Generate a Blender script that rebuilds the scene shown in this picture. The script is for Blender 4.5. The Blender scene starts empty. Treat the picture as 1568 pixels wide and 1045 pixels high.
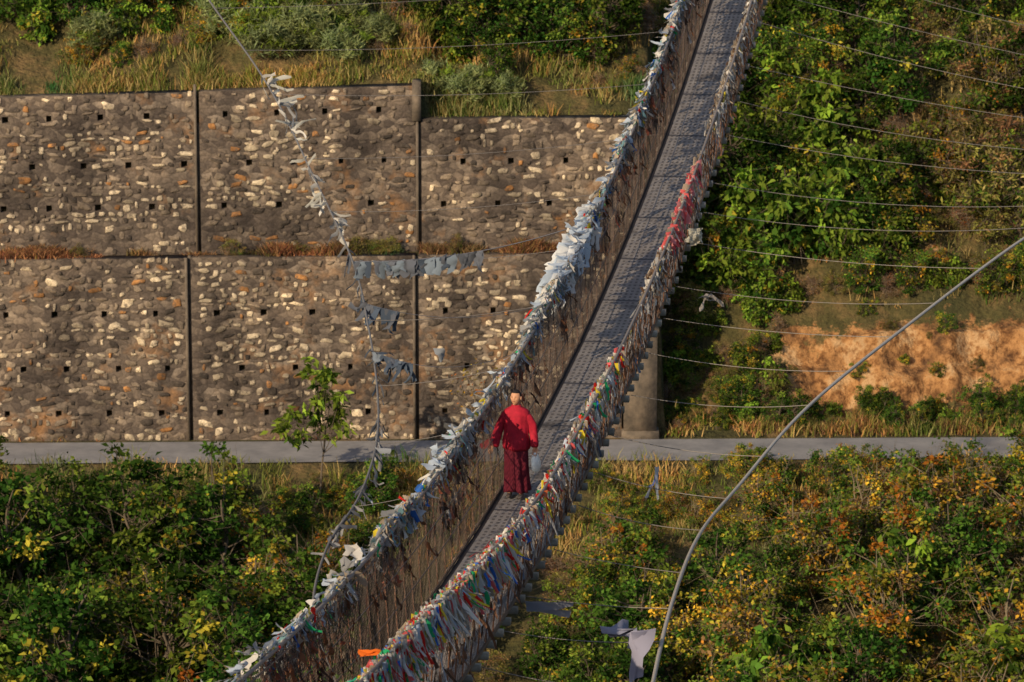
import bpy, math, numpy as np
from mathutils import Vector, noise, Matrix
rng = np.random.default_rng(7)
PITCH = math.radians(12.0); FPX = 6000.0
cp, sp = math.cos(PITCH), math.sin(PITCH)

def P(px, py, Y):
    """surveyed point: bearing / elevation from the photographer's station + ground distance Y"""
    u = (px-784)/FPX; v = (522-py)/FPX
    t = Y/(cp+v*sp)
    return np.array([t*u, Y, t*(-sp+v*cp)])

# ------------------------------------------------------------------ mesh tools
class Q:
    def __init__(s): s.V=[];s.F=[];s.C=[];s.M=[];s.n=0
    def add(s,V,F,C,m=0):
        V=np.asarray(V,float).reshape(-1,3);F=np.asarray(F,int).reshape(-1,4)
        C=np.asarray(C,float)
        if C.ndim==1: C=np.tile(C[:3],(len(F),1))
        s.V.append(V);s.F.append(F+s.n);s.C.append(C[:,:3]);s.M.append(np.full(len(F),m));s.n+=len(V)
    def mesh(s,name,mats,smooth=False):
        V=np.concatenate(s.V);F=np.concatenate(s.F);C=np.concatenate(s.C);M=np.concatenate(s.M)
        me=bpy.data.meshes.new(name)
        me.vertices.add(len(V));me.vertices.foreach_set('co',V.ravel())
        me.loops.add(4*len(F));me.loops.foreach_set('vertex_index',F.ravel().astype(np.int32))
        me.polygons.add(len(F));me.polygons.foreach_set('loop_start',np.arange(0,4*len(F),4,dtype=np.int32))
        for m in mats: me.materials.append(m)
        me.polygons.foreach_set('material_index',M.astype(np.int32))
        me.update(calc_edges=True)
        a=me.attributes.new('Col','FLOAT_COLOR','FACE')
        a.data.foreach_set('color',np.concatenate([np.clip(C,0,1),np.ones((len(C),1))],1).astype(np.float32).ravel())
        if smooth: me.polygons.foreach_set('use_smooth',np.ones(len(F),bool))
        return me
    def obj(s,name,mats,smooth=False,parent=None):
        return mkobj(name,s.mesh(name,mats,smooth),parent)
def mkobj(name,me,parent=None):
    o=bpy.data.objects.new(name,me);bpy.context.scene.collection.objects.link(o)
    if parent: o.parent=parent
    return o
def empty(name,loc=(0,0,0)):
    o=bpy.data.objects.new(name,None);o.location=loc;bpy.context.scene.collection.objects.link(o);return o
def nrm(a): return a/np.maximum(np.linalg.norm(a,axis=-1,keepdims=True),1e-9)
def segs(q,A,B,ra,rb,C,m=0,sides=3):
    A=np.asarray(A,float).reshape(-1,3);B=np.asarray(B,float).reshape(-1,3);n=len(A)
    ra=np.broadcast_to(ra,(n,));rb=np.broadcast_to(rb,(n,))
    d=nrm(B-A);ref=np.where(np.abs(d[:,2:3])>.9,np.array([[1,0,0.]]),np.array([[0,0,1.]]))
    s=nrm(np.cross(d,ref));t=np.cross(d,s)
    V=[]
    for k in range(sides):
        a=2*math.pi*k/sides;o=s*math.cos(a)+t*math.sin(a)
        V.append(A+o*ra[:,None]);V.append(B+o*rb[:,None])
    V=np.stack(V,1).reshape(-1,3)
    base=np.arange(n)[:,None]*(2*sides)
    F=np.stack([np.stack([base[:,0]+2*k,base[:,0]+2*((k+1)%sides),base[:,0]+2*((k+1)%sides)+1,base[:,0]+2*k+1],1) for k in range(sides)],1).reshape(-1,4)
    C=np.asarray(C,float)
    if C.ndim==2: C=np.repeat(C,sides,0)
    q.add(V,F,C,m)
def tube(q,pts,r,C,m=0,sides=6):
    pts=np.asarray(pts,float);n=len(pts);r=np.broadcast_to(r,(n,))
    d=nrm(np.gradient(pts,axis=0));ref=np.array([0.13,0.21,1.0]) if abs(d[0,2])<.9 else np.array([1.,.2,0])
    s=nrm(np.cross(d,ref));t=np.cross(d,s)
    a=np.arange(sides)*2*math.pi/sides
    V=pts[:,None]+r[:,None,None]*(s[:,None]*np.cos(a)[None,:,None]+t[:,None]*np.sin(a)[None,:,None])
    F=[[i*sides+k,i*sides+(k+1)%sides,(i+1)*sides+(k+1)%sides,(i+1)*sides+k] for i in range(n-1) for k in range(sides)]
    q.add(V.reshape(-1,3),F,C,m)
def box(q,lo,hi,C,m=0,M=None):
    x0,y0,z0=lo;x1,y1,z1=hi
    V=np.array([[x0,y0,z0],[x1,y0,z0],[x1,y1,z0],[x0,y1,z0],[x0,y0,z1],[x1,y0,z1],[x1,y1,z1],[x0,y1,z1]],float)
    if M is not None: V=M(V)
    q.add(V,[[0,3,2,1],[4,5,6,7],[0,1,5,4],[1,2,6,5],[2,3,7,6],[3,0,4,7]],C,m)
def catmull(pts,k=8):
    pts=np.asarray(pts,float);p=np.vstack([2*pts[0]-pts[1],pts,2*pts[-1]-pts[-2]]);out=[]
    for i in range(1,len(p)-2):
        for j in range(k):
            t=j/k;a,b,c,d=p[i-1],p[i],p[i+1],p[i+2]
            out.append(.5*((2*b)+(-a+c)*t+(2*a-5*b+4*c-d)*t*t+(-a+3*b-3*c+d)*t**3))
    out.append(pts[-1]);return np.array(out)
def pn(x,y,z=0,s=1.): return noise.noise(Vector((x*s,y*s,z*s)))

# ------------------------------------------------------------------ materials
def newmat(name):
    m=bpy.data.materials.new(name);m.use_nodes=True;nt=m.node_tree;nt.nodes.clear()
    return m,nt,nt.nodes,nt.links
def attr_col(N): a=N.new('ShaderNodeAttribute');a.attribute_name='Col';return a.outputs['Color']
def objco(N): return N.new('ShaderNodeTexCoord').outputs['Object']
def noiz(N,L,co,scale,det=4,rough=.6):
    n=N.new('ShaderNodeTexNoise');n.inputs['Scale'].default_value=scale;n.inputs['Detail'].default_value=det;n.inputs['Roughness'].default_value=rough
    L.new(co,n.inputs['Vector']);return n.outputs['Fac']
def ramp(N,L,f,stops):
    r=N.new('ShaderNodeValToRGB');L.new(f,r.inputs[0]);e=r.color_ramp.elements
    while len(e)<len(stops): e.new(.5)
    for i,(p,c) in enumerate(stops): e[i].position=p;e[i].color=(*c,1) if len(c)==3 else c
    return r.outputs[0]
def mixc(N,L,f,a,b,mode='MIX'):
    m=N.new('ShaderNodeMix');m.data_type='RGBA';m.blend_type=mode
    if isinstance(f,(int,float)): m.inputs[0].default_value=f
    else: L.new(f,m.inputs[0])
    for s,v in ((6,a),(7,b)):
        if isinstance(v,tuple): m.inputs[s].default_value=(*v,1)
        else: L.new(v,m.inputs[s])
    return m.outputs[2]
def math_(N,L,op,a,b=0.):
    m=N.new('ShaderNodeMath');m.operation=op
    for i,v in enumerate((a,b)):
        if isinstance(v,(int,float)): m.inputs[i].default_value=v
        else: L.new(v,m.inputs[i])
    return m.outputs[0]
def bump(N,L,h,st,dist):
    b=N.new('ShaderNodeBump');b.inputs['Strength'].default_value=st;b.inputs['Distance'].default_value=dist;L.new(h,b.inputs['Height']);return b.outputs[0]
def bsdf(N,L,col,rough=.8,metal=0,nor=None,spec=.3):
    b=N.new('ShaderNodeBsdfPrincipled');b.inputs['Roughness'].default_value=rough;b.inputs['Metallic'].default_value=metal;b.inputs['Specular IOR Level'].default_value=spec
    if isinstance(col,tuple): b.inputs['Base Color'].default_value=(*col,1)
    else: L.new(col,b.inputs['Base Color'])
    if nor: L.new(nor,b.inputs['Normal'])
    o=N.new('ShaderNodeOutputMaterial');L.new(b.outputs[0],o.inputs[0]);return b
def leafmat(name,trans=.35,vary=.35):
    m,nt,N,L=newmat(name);c=attr_col(N)
    if vary:
        oi=N.new('ShaderNodeObjectInfo');hs=N.new('ShaderNodeHueSaturation')
        L.new(math_(N,L,'ADD',math_(N,L,'MULTIPLY',oi.outputs['Random'],.03),.478),hs.inputs['Hue'])
        L.new(math_(N,L,'ADD',math_(N,L,'MULTIPLY',oi.outputs['Random'],vary),1-vary/2),hs.inputs['Value'])
        L.new(c,hs.inputs['Color']);c=hs.outputs[0]
    d=N.new('ShaderNodeBsdfDiffuse');t=N.new('ShaderNodeBsdfTranslucent')
    L.new(c,d.inputs[0]);L.new(c,t.inputs[0])
    mx=N.new('ShaderNodeMixShader');mx.inputs[0].default_value=trans;L.new(d.outputs[0],mx.inputs[1]);L.new(t.outputs[0],mx.inputs[2])
    o=N.new('ShaderNodeOutputMaterial');L.new(mx.outputs[0],o.inputs[0]);return m
def attrmat(name,rough=.85,nscale=8,namp=.5,bst=.5,bd=.02,metal=0):
    m,nt,N,L=newmat(name);co=objco(N);n=noiz(N,L,co,nscale,6,.7)
    c=mixc(N,L,1.,attr_col(N),ramp(N,L,n,[(.25,(1-namp,)*3),(.75,(1+namp*.4,)*3)]),'MULTIPLY')
    bsdf(N,L,c,rough,metal,bump(N,L,noiz(N,L,co,nscale*3,5,.7),bst,bd));return m
M_leaf=leafmat('leaf_foliage',.34,.55);M_grass=leafmat('grass_blades',.3,.2)
M_bark=attrmat('bark',.9,12,.5)
M_cloth=leafmat('flag_cloth',.42,.0)
M_wire=attrmat('galvanised_wire',.55,4,.4,.1,.002,.3)
M_cable=attrmat('steel_cable',.5,30,.3,.3,.004,.4)
def stain(N,L,co):
    mp=N.new('ShaderNodeMapping');mp.inputs['Scale'].default_value=(.45,.45,.34);L.new(co,mp.inputs[0])
    return ramp(N,L,noiz(N,L,mp.outputs[0],1.1,7,.72),[(.38,(.32,.30,.30)),(.5,(.8,.76,.73)),(.62,(1.35,1.25,1.12))])
def mat_stone():
    m,nt,N,L=newmat('rubble_stone');co=objco(N)
    c=mixc(N,L,1.,attr_col(N),ramp(N,L,noiz(N,L,co,7,6,.75),[(.3,(.55,.53,.5)),(.7,(1.15,1.15,1.15))]),'MULTIPLY')
    k=ramp(N,L,noiz(N,L,co,6.5,6,.75),[(.50,(0,0,0)),(.61,(.85,.85,.85))])
    c=mixc(N,L,k,c,(.14,.112,.09))
    c=mixc(N,L,.9,c,stain(N,L,co),'MULTIPLY')
    bsdf(N,L,c,.92,0,bump(N,L,noiz(N,L,co,16,6,.75),1.,.05));return m
M_stone=mat_stone()
def mat_mortar():
    m,nt,N,L=newmat('stained_masonry');co=objco(N)
    wn=N.new('ShaderNodeTexNoise');wn.inputs['Scale'].default_value=2.5;wn.inputs['Detail'].default_value=3;L.new(co,wn.inputs['Vector'])
    wv=mixc(N,L,.12,co,wn.outputs['Color'],'LINEAR_LIGHT')
    mp=N.new('ShaderNodeMapping');mp.inputs['Scale'].default_value=(1,1,1.6);L.new(wv,mp.inputs[0])
    v=N.new('ShaderNodeTexVoronoi');v.inputs['Scale'].default_value=3.4;L.new(mp.outputs[0],v.inputs['Vector'])
    sep=N.new('ShaderNodeSeparateColor');L.new(v.outputs['Color'],sep.inputs[0])
    cell=ramp(N,L,sep.outputs[0],[(0,(.085,.067,.057)),(.5,(.13,.104,.086)),(.8,(.175,.14,.112)),(1,(.27,.22,.175))])
    v2=N.new('ShaderNodeTexVoronoi');v2.feature='DISTANCE_TO_EDGE';v2.inputs['Scale'].default_value=3.4;L.new(mp.outputs[0],v2.inputs['Vector'])
    e=ramp(N,L,v2.outputs['Distance'],[(.02,(.75,.75,.75)),(.12,(1,1,1))])
    c=mixc(N,L,1.,cell,e,'MULTIPLY')
    c=mixc(N,L,.9,c,stain(N,L,co),'MULTIPLY')
    c=mixc(N,L,ramp(N,L,noiz(N,L,co,.9,4,.6),[(.57,(0,0,0)),(.75,(.6,.6,.6))]),c,(.36,.18,.07))
    fine=noiz(N,L,co,14,6,.75)
    c=mixc(N,L,1.,c,ramp(N,L,fine,[(.3,(.6,.6,.6)),(.7,(1.3,1.3,1.3))]),'MULTIPLY')
    h=math_(N,L,'ADD',math_(N,L,'MULTIPLY',fine,.5),v2.outputs['Distance'])
    bsdf(N,L,c,.92,0,bump(N,L,h,.8,.06));return m
M_wall=mat_mortar()
def mat_concrete():
    m,nt,N,L=newmat('weathered_concrete');co=objco(N)
    c=ramp(N,L,noiz(N,L,co,3,6,.7),[(.3,(.06,.05,.04)),(.7,(.19,.145,.105))])
    bsdf(N,L,c,.9,0,bump(N,L,noiz(N,L,co,12,5),.5,.03));return m
M_conc=mat_concrete()
def mat_terrain():
    m,nt,N,L=newmat('hillside_ground');co=objco(N)
    f=noiz(N,L,co,.6,6,.7)
    veg=ramp(N,L,f,[(.3,(.035,.038,.012)),(.5,(.085,.07,.024)),(.62,(.17,.11,.045)),(.75,(.25,.16,.065))])
    soil=ramp(N,L,noiz(N,L,co,.9,6,.66),[(.34,(.11,.055,.025)),(.43,(.25,.12,.045)),(.52,(.40,.20,.075)),(.62,(.48,.30,.15)),(.7,(.33,.15,.05))])
    soil=mixc(N,L,1.,soil,ramp(N,L,noiz(N,L,co,3.6,6,.7),[(.35,(.5,.42,.36)),(.52,(1.05,1.05,1.05))]),'MULTIPLY')
    sep=N.new('ShaderNodeSeparateColor');L.new(attr_col(N),sep.inputs[0])
    edge=math_(N,L,'ADD',sep.outputs[0],math_(N,L,'MULTIPLY',math_(N,L,'SUBTRACT',noiz(N,L,co,1.0,7,.75),.5),2.2))
    k=ramp(N,L,edge,[(.40,(0,0,0)),(.56,(1,1,1))])
    veg=mixc(N,L,1.,veg,ramp(N,L,noiz(N,L,co,9,6,.8),[(.3,(.55,.55,.55)),(.7,(1.3,1.3,1.3))]),'MULTIPLY')
    c=mixc(N,L,k,veg,soil)
    bsdf(N,L,c,.95,0,bump(N,L,noiz(N,L,co,2.8,6,.62),1.,.3));return m
M_terr=mat_terrain()
def mat_road():
    m,nt,N,L=newmat('worn_asphalt');co=objco(N)
    c=ramp(N,L,noiz(N,L,co,1.2,6,.7),[(.3,(.17,.165,.17)),(.7,(.29,.275,.27))])
    bsdf(N,L,c,.85,0,bump(N,L,noiz(N,L,co,20,4),.4,.02));return m
M_road=mat_road()
def mat_deck():
    m,nt,N,L=newmat('deck_grating');uv=N.new('ShaderNodeUVMap').outputs[0]
    s=N.new('ShaderNodeSeparateXYZ');L.new(uv,s.inputs[0])
    def tri(src,per,w):
        a=math_(N,L,'FRACT',math_(N,L,'DIVIDE',src,per));b=math_(N,L,'ABSOLUTE',math_(N,L,'SUBTRACT',a,.5))
        return math_(N,L,'GREATER_THAN',b,.5-w)
    lx=tri(s.outputs[0],.10,.26);ly=tri(s.outputs[1],.17,.24)
    wv=math_(N,L,'MAXIMUM',lx,ly)
    co=objco(N)
    base=ramp(N,L,noiz(N,L,co,1.6,5,.7),[(.3,(.10,.088,.08)),(.7,(.165,.145,.13))])
    li=ramp(N,L,noiz(N,L,co,2.3,6,.75),[(.3,(.20,.175,.16)),(.7,(.37,.33,.30))])
    c=mixc(N,L,wv,base,li)
    p=math_(N,L,'GREATER_THAN',math_(N,L,'FRACT',math_(N,L,'DIVIDE',s.outputs[1],2.4)),.965)
    c=mixc(N,L,p,c,(.08,.075,.08))
    d=ramp(N,L,noiz(N,L,co,.9,3,.5),[(.60,(0,0,0)),(.64,(.6,.6,.6))]);c=mixc(N,L,d,c,(.07,.06,.055))
    rail_shade=math_(N,L,'LESS_THAN',s.outputs[0],-.53)
    c=mixc(N,L,rail_shade,c,(.035,.03,.03))  # left rail's shadow painted as a dark strip along the deck edge
    bsdf(N,L,c,.6,.0,bump(N,L,wv,.6,.015));return m
M_deck=mat_deck()
def plain(name,col,rough=.7,var=.25,ns=20,bs=.3):
    m,nt,N,L=newmat(name);co=objco(N)
    c=mixc(N,L,1.,col,ramp(N,L,noiz(N,L,co,ns,5,.6),[(.3,(1-var,)*3),(.7,(1+var,)*3)]),'MULTIPLY')
    bsdf(N,L,c,rough,0,bump(N,L,noiz(N,L,co,ns*2,4),bs,.004));return m

# ------------------------------------------------------------------ terrain
LX0,LX1=-2.75,4.35          # joints / wall end
def road_z(x): return -27.42+.006*x
def ledge_z(x): return -21.8+.012*x
def smooth(a,b,t): t=min(1,max(0,(t-a)/(b-a)));return t*t*(3-2*t)
def hgt(x,y,nz=True):
    n=(pn(x,y,0,.35)*.5+pn(x,y,3,.9)*.22+pn(x,y,7,2.2)*.09) if nz else 0
    if y<111.9:
        if y>82:
            z=road_z(x)-.1-.34*(111.9-y); return max(z,-43)+n*min(1,(111.9-y)/2)*1.2
        pts=[(-1e4,-1.7),(2,-1.9),(10,-6),(25,-17),(60,-43),(82,-43)]
        for (a,za),(b,zb) in zip(pts,pts[1:]):
            if y<=b: return za+(zb-za)*(y-a)/(b-a)+n*.4*(1 if y>5 else .2)
    if y<115.05: return road_z(x)-.03
    if y<115.3: zl=road_z(x)-.03
    elif y<116.15: zl=ledge_z(x)-.06+.1*n
    else:
        top=-16.95+.03*min(x,3)-1.0*smooth(-2.72,-2.45,x)
        zl=top+.75*max(0,y-116.6)+ (n*min(1,(y-116.5)/1.5) if y>116.5 else 0)
    b=-27.4+.22*(min(y,117.1)-115.05)
    cut=smooth(7.0,10,x+1.6*pn(x,y,1,.6))
    w1=pn(x,.4*y,9,.5)*.85+pn(x,.4*y,4,1.3)*.55+pn(x,.5*y,6,2.9)*.16
    yy=y+w1
    c1=b+2.2*(.45*smooth(116.7,117.25,yy)+.12*smooth(117.1,117.6,yy)+.43*smooth(117.5,118.1,yy))+.06*pn(x,y,8,3.)
    c2=b+2.2*max(0,min(1,(y-116.2)/3.0))
    zr=(c2*(1-cut)+c1*cut)+1.05*max(0,y-118.3)+n*min(1,max(0,(y-115.05)/1.5))*(1 if y>118.6 else .6)
    if y>128: zl+= .3*(y-128)
    if y>128: zr+= 1.0*(min(y,140)-128)-.0
    if y>150: zl-=.25*(y-150); zr-=.5*(y-150)
    k=smooth(LX1-.25,LX1+.35,x)
    return zl*(1-k)+zr*k
xs=np.concatenate([[-900,-500,-250,-120,-70,-45,-32,-26],np.arange(-22,3.9,.28),np.arange(4,18,.13),np.arange(18,22.01,.4),[26,32,45,70,120,250,500,900]])
ys=np.concatenate([[-600,-200,-60,-10,0,2,5,10,17,25,33,42,51,60,70,76,82,86,89],np.arange(92,111.8,.35),[111.9,113,115.04,115.1,115.28,115.32,115.6,115.9,116.1,116.2],np.arange(116.26,119.3,.06),np.arange(119.4,131,.25),[132,134,137,140,145,150,170,200,260,400,700,1200]])
q=Q();V=np.array([[x,y,hgt(x,y)] for y in ys for x in xs]);nx=len(xs)
F=[];C=[]
for j in range(len(ys)-1):
    for i in range(nx-1):
        F.append([j*nx+i,j*nx+i+1,(j+1)*nx+i+1,(j+1)*nx+i])
        x=(xs[i]+xs[i+1])/2;y=(ys[j]+ys[j+1])/2
        o=.85*smooth(6.8,9.4,x)*smooth(116.1,116.8,y)*(1-smooth(117.9,119.2,y))
        o=max(o,.25*smooth(6,8,x)*smooth(118,119.5,y)*(1-smooth(119.5,123,y)))
        C.append([o,0,0])
q.add(V,F,np.array(C));q.obj('hillside_terrain',[M_terr],True)
q=Q();X=np.linspace(-160,160,161)
def strip(q,y0,y1,dz,C):
    V=[];
    for x in X: V+= [[x,y0+.15*pn(x,0,0,.3),road_z(x)+dz],[x,y1,road_z(x)+dz]]
    q.add(V,[[2*i,2*i+2,2*i+3,2*i+1] for i in range(len(X)-1)],C)
strip(q,111.95,114.6,.02,(.1,.1,.1));q.obj('road',[M_road])
m,nt,N,L=newmat('river_water');bsdf(N,L,(.05,.09,.08),.12,0,bump(N,L,noiz(N,L,objco(N),1.5,4),.3,.1))
q=Q();q.add([[-400,58,-42.3],[400,58,-42.3],[400,86,-42.3],[-400,86,-42.3]],[[0,1,2,3]],(1,1,1));q.obj('river',[m])

# ------------------------------------------------------------------ retaining walls
def wall_section(q,x0,x1,yf,zb,zt,thick,rows,pale,seed):
    r=np.random.default_rng(seed)
    col=(.15,.13,.1)
    hs=.095
    def Z(x,f): return zb(x)+(zt(x)-zb(x))*f
    holes=[]
    edges=[0.]
    H=zt((x0+x1)/2)-zb((x0+x1)/2)
    for f in rows: edges+=[f-hs/H,f+hs/H]
    edges.append(1.)
    def quad(xa,xb,fa,fb,y=yf):
        q.add([[xa,y,Z(xa,fa)],[xb,y,Z(xb,fa)],[xb,y,Z(xb,fb)],[xa,y,Z(xa,fb)]],[[0,1,2,3]],col)
    for k in range(len(edges)-1):
        fa,fb=edges[k],edges[k+1]
        if k%2==0:
            quad(x0,x1,fa,fb);continue
        row=k//2;x=x0+.75+(.6 if row%2 else 0)+r.uniform(-.15,.15);cur=x0
        while x<x1-.3:
            w=.07+r.uniform(0,.025);quad(cur,x-w,fa,fb)
            a,b=x-w,x+w;za,zb2=Z(x,fa),Z(x,fb)
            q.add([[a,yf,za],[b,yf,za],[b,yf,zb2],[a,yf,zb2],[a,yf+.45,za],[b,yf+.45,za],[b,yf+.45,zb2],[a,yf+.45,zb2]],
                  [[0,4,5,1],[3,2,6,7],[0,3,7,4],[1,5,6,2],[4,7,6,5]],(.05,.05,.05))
            holes.append((x,(za+zb2)/2));cur=b;x+=1.47+r.uniform(-.2,.2)
        quad(cur,x1,fa,fb)
    y2=yf+thick
    q.add([[x0,yf,zt(x0)],[x1,yf,zt(x1)],[x1,y2,zt(x1)],[x0,y2,zt(x0)],[x0,yf,zb(x0)],[x1,yf,zb(x1)],[x1,y2,zb(x1)],[x0,y2,zb(x0)]],
          [[0,1,2,3],[1,5,6,2],[0,3,7,4],[3,2,6,7]],col)
    z=.04
    while z<H-.1:
        rh=r.uniform(.12,.26);x=x0+.1+r.uniform(0,.2)
        while x<x1-.14:
            w=r.choice([r.uniform(.1,.22),r.uniform(.2,.48)])
            if x+w>x1-.05: break
            hh=min(.26,rh*r.uniform(.55,1.1))
            cx=x+w/2;cz=Z(cx,z/H)+rh/2*r.uniform(.5,1.5)
            x+=w+r.uniform(.02,.14)
            if any(abs(cx-hx)<w/2+.08 and abs(cz-hz)<hh/2+.08 for hx,hz in holes): continue
            dn=pn(cx,cz,seed,.33)*.9+pn(cx*.2,cz*1.3,seed+4,1.)*1.0
            pr=max(.05,pale*(1+2.8*dn))
            u=r.random()
            if u<pr: c=np.array([.80,.68,.50])*r.uniform(.5,1.15)
            elif u<pr+.04: c=np.array([.54,.27,.10])*r.uniform(.6,1.1)
            elif u<pr+.27: c=np.array([.32,.26,.20])*r.uniform(.6,1.2)
            elif u<pr+.42: c=np.array([.10,.083,.07])*r.uniform(.6,1.2)
            else: continue
            n=8;a=np.arange(n)*2*math.pi/n+r.uniform(-.35,.35)+r.uniform(-.22,.22,n);rr=r.uniform(.62,1.15,n)
            ex=np.sign(np.cos(a))*np.abs(np.cos(a))**.6*w/2*rr;ez=np.sign(np.sin(a))*np.abs(np.sin(a))**.6*hh/2*rr
            sh=r.uniform(-.25,.25);ez=ez+ex*sh
            dp=r.uniform(.015,.045);tl=r.uniform(-.05,.05)
            V=np.vstack([np.stack([cx+ex,np.full(n,yf+.01),cz+ez],1),np.stack([cx+ex*.95,yf-dp*.75+tl*ex,cz+ez*.94],1),np.stack([cx+ex*.7,yf-dp-r.uniform(0,.015,n)+tl*ex,cz+ez*.7],1)])
            F=[[i,(i+1)%n,n+(i+1)%n,n+i] for i in range(n)]+[[n+i,n+(i+1)%n,2*n+(i+1)%n,2*n+i] for i in range(n)]+[[2*n,2*n+1,2*n+2,2*n+3],[2*n,2*n+3,2*n+4,2*n+7],[2*n+4,2*n+5,2*n+6,2*n+7]]
            q.add(V,F,c,1)
        z+=rh*r.uniform(.75,1.1)
wl=empty('stone_retaining_wall',(0,0,0))
lj=[-40,-29,-22.5,-16.1,-9.65,-2.84,3.35];uj=[-40,-28.6,-22.2,-15.9,-9.38,-2.75,3.8]
for i in range(len(lj)-1):
    q=Q();wall_section(q,lj[i]+.045,lj[i+1]-.045,115.0,lambda x:road_z(x)-.05,ledge_z,.5,[.155,.40,.70],.29,11+i)
    q.obj('lower_panel',[M_wall,M_stone],False,wl)
    q=Q();last=i==len(lj)-2
    ztop=(lambda x:-17.83+.008*x) if last else (lambda x:-16.75+.03*x if x<0 else -16.75)
    wall_section(q,uj[i]+.04,uj[i+1]-.04,115.85,lambda x:ledge_z(x)-.05,ztop,.6,[.3,.56,.86] if not last else [.36,.68],.24,31+i)
    q.obj('upper_panel',[M_wall,M_stone],False,wl)
q=Q()
for x in lj[:-1]: box(q,(x-.05,115.14,-27.6),(x+.05,115.49,-21.9),(.03,.03,.03))
for x in uj[:-1]: box(q,(x-.045,115.97,-22),(x+.045,116.4,-18),(.03,.03,.03))
for x in lj[1:-1]:
    box(q,(x-.13,114.96,-27.5),(x-.052,115.02,ledge_z(x)+.01),(.2,.17,.14))
for x in uj[1:-1]:
    box(q,(x-.12,115.81,-21.9),(x-.045,115.87,-16.8 if x<-3 else -17.9),(.22,.2,.16))
box(q,(-2.98,115.76,-17.9),(-2.72,116.46,-16.72),(.3,.27,.22))
q.obj('expansion_joints',[M_conc],False,wl)
q=Q();box(q,(3.36,114.7,-27.5),(4.35,115.7,-24.15),(.3,.3,.3));box(q,(3.30,114.62,-24.15),(4.40,115.75,-24.03),(.3,.3,.3));box(q,(3.30,114.62,-27.5),(4.42,115.7,-27.15),(.3,.3,.3));q.obj('concrete_pillar',[M_conc])

# ------------------------------------------------------------------ vegetation
def pal(cols,n,r): 
    w=np.array([c[1] for c in cols],float);w/=w.sum()
    return np.array([c[0] for c in cols])[r.choice(len(cols),n,p=w)]
def leaves(q,Cn,Ln,Wd,col,r,droop=.2,m=0,curl=.15):
    n=len(Cn);d=r.normal(size=(n,3));d[:,2]=d[:,2]*.7-droop;d=nrm(d)
    nn=r.normal(size=(n,3));nn[:,2]+=.8;s=nrm(np.cross(d,nn));nn=np.cross(s,d)
    Ln=(Ln*r.uniform(.6,1.3,n))[:,None];Wd=Ln*Wd
    V=np.stack([Cn,Cn+d*Ln*.45+s*Wd*.5+nn*Ln*curl,Cn+d*Ln,Cn+d*Ln*.45-s*Wd*.5+nn*Ln*curl],1).reshape(-1,3)
    q.add(V,np.arange(4*n).reshape(-1,4),col,m)
def plant(name,seed,H,R,nclu,nleaf,LL,LW,palette,cr=.35,stems=3,base=.25,tr=.05,droop=.2,bark=(.13,.10,.07),twigs=6,flat=.75):
    r=np.random.default_rng(seed);q=Q()
    st=[]
    for k in range(stems):
        a=r.uniform(0,6.28);rad=R*.45*r.uniform(.2,1) if stems>1 else R*.12
        top=np.array([math.cos(a)*rad,math.sin(a)*rad,H*r.uniform(.65,.92)])
        p=[np.array([r.uniform(-.1,.1)*stems/3,r.uniform(-.1,.1)*stems/3,-.3])]
        for j in range(1,6): p.append(p[0]+(top-p[0])*j/5+r.normal(size=3)*H*.025)
        p=np.array(p);tube(q,catmull(p,3),np.linspace(tr,tr*.25,16),bark,1,6);st.append(catmull(p,3))
    lobes=[(r.uniform(-.65,.65,2)*R,r.uniform(.4,1.0)) for _ in range(6)]
    for k in range(nclu):
        a=r.uniform(0,6.28);f=r.uniform(base,1);lo=lobes[r.integers(6)]
        env=math.sin(math.pi*min(1,max(.05,(f-base*.6)/(1.12-base*.6))))**.6
        rad=R*env*(r.uniform(.25,1)**.6)
        c=np.array([math.cos(a)*rad*.6+lo[0][0]*.75,math.sin(a)*rad*.6+lo[0][1]*.75,H*f*lo[1]**(.6)])
        s=st[r.integers(len(st))];j=min(len(s)-1,int(len(s)*min(.95,f*r.uniform(.5,.9))));a0=s[j]
        mid=(a0+c)/2+r.normal(size=3)*.08+np.array([0,0,-.05*H*.2])
        tube(q,catmull([a0,mid,c],3),np.linspace(tr*.35,.008,7),bark,1,4)
        T=c+r.normal(size=(twigs,3))*cr*.8
        segs(q,np.tile(c,(twigs,1)),T,.007,.003,np.array(bark)*1.2,1,3)
        n=int(nleaf*r.uniform(.3,1.5));cc=cr*r.uniform(.6,1.3)
        off=r.normal(size=(n,3))*cc*.5;off[:,2]*=flat
        bc=pal(palette,1,r)[0]*r.uniform(.5,1.4)
        col=np.where(r.random((n,1))<.78,bc,pal(palette,n,r))*r.uniform(.65,1.35,(n,1))
        leaves(q,c+off,LL,LW,col,r,droop)
    return q.mesh(name,[M_leaf,M_bark])
G1=(.027,.070,.011);G2=(.070,.140,.020);G3=(.17,.24,.032);Y1=(.40,.33,.04);Y2=(.56,.33,.035);O1=(.50,.20,.03);B1=(.24,.14,.06);S1=(.22,.27,.12)
dark=[(G1,5),(G2,4),(G3,1.4),(Y1,.45)]
mixed=[(G1,2),(G2,3),(G3,2.2),(Y1,1.3),(Y2,.5)]
yell=[(G1,1.3),(G2,2.4),(G3,2.2),(Y1,2.3),(Y2,1.5),(O1,1.),(B1,.8)]
olive=[(G2,1),((.20,.19,.045),3),((.32,.25,.09),2),(B1,1)]
bright=[(G1,1.5),(G2,2.2),(G3,3.),((.2,.33,.035),1.6),(Y1,.4)]
sage=[(S1,3),((.27,.3,.12),2),(G3,1)]
dry=[(B1,3),((.32,.21,.11),2),(O1,.8),((.18,.15,.05),2)]
prot={}
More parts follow.
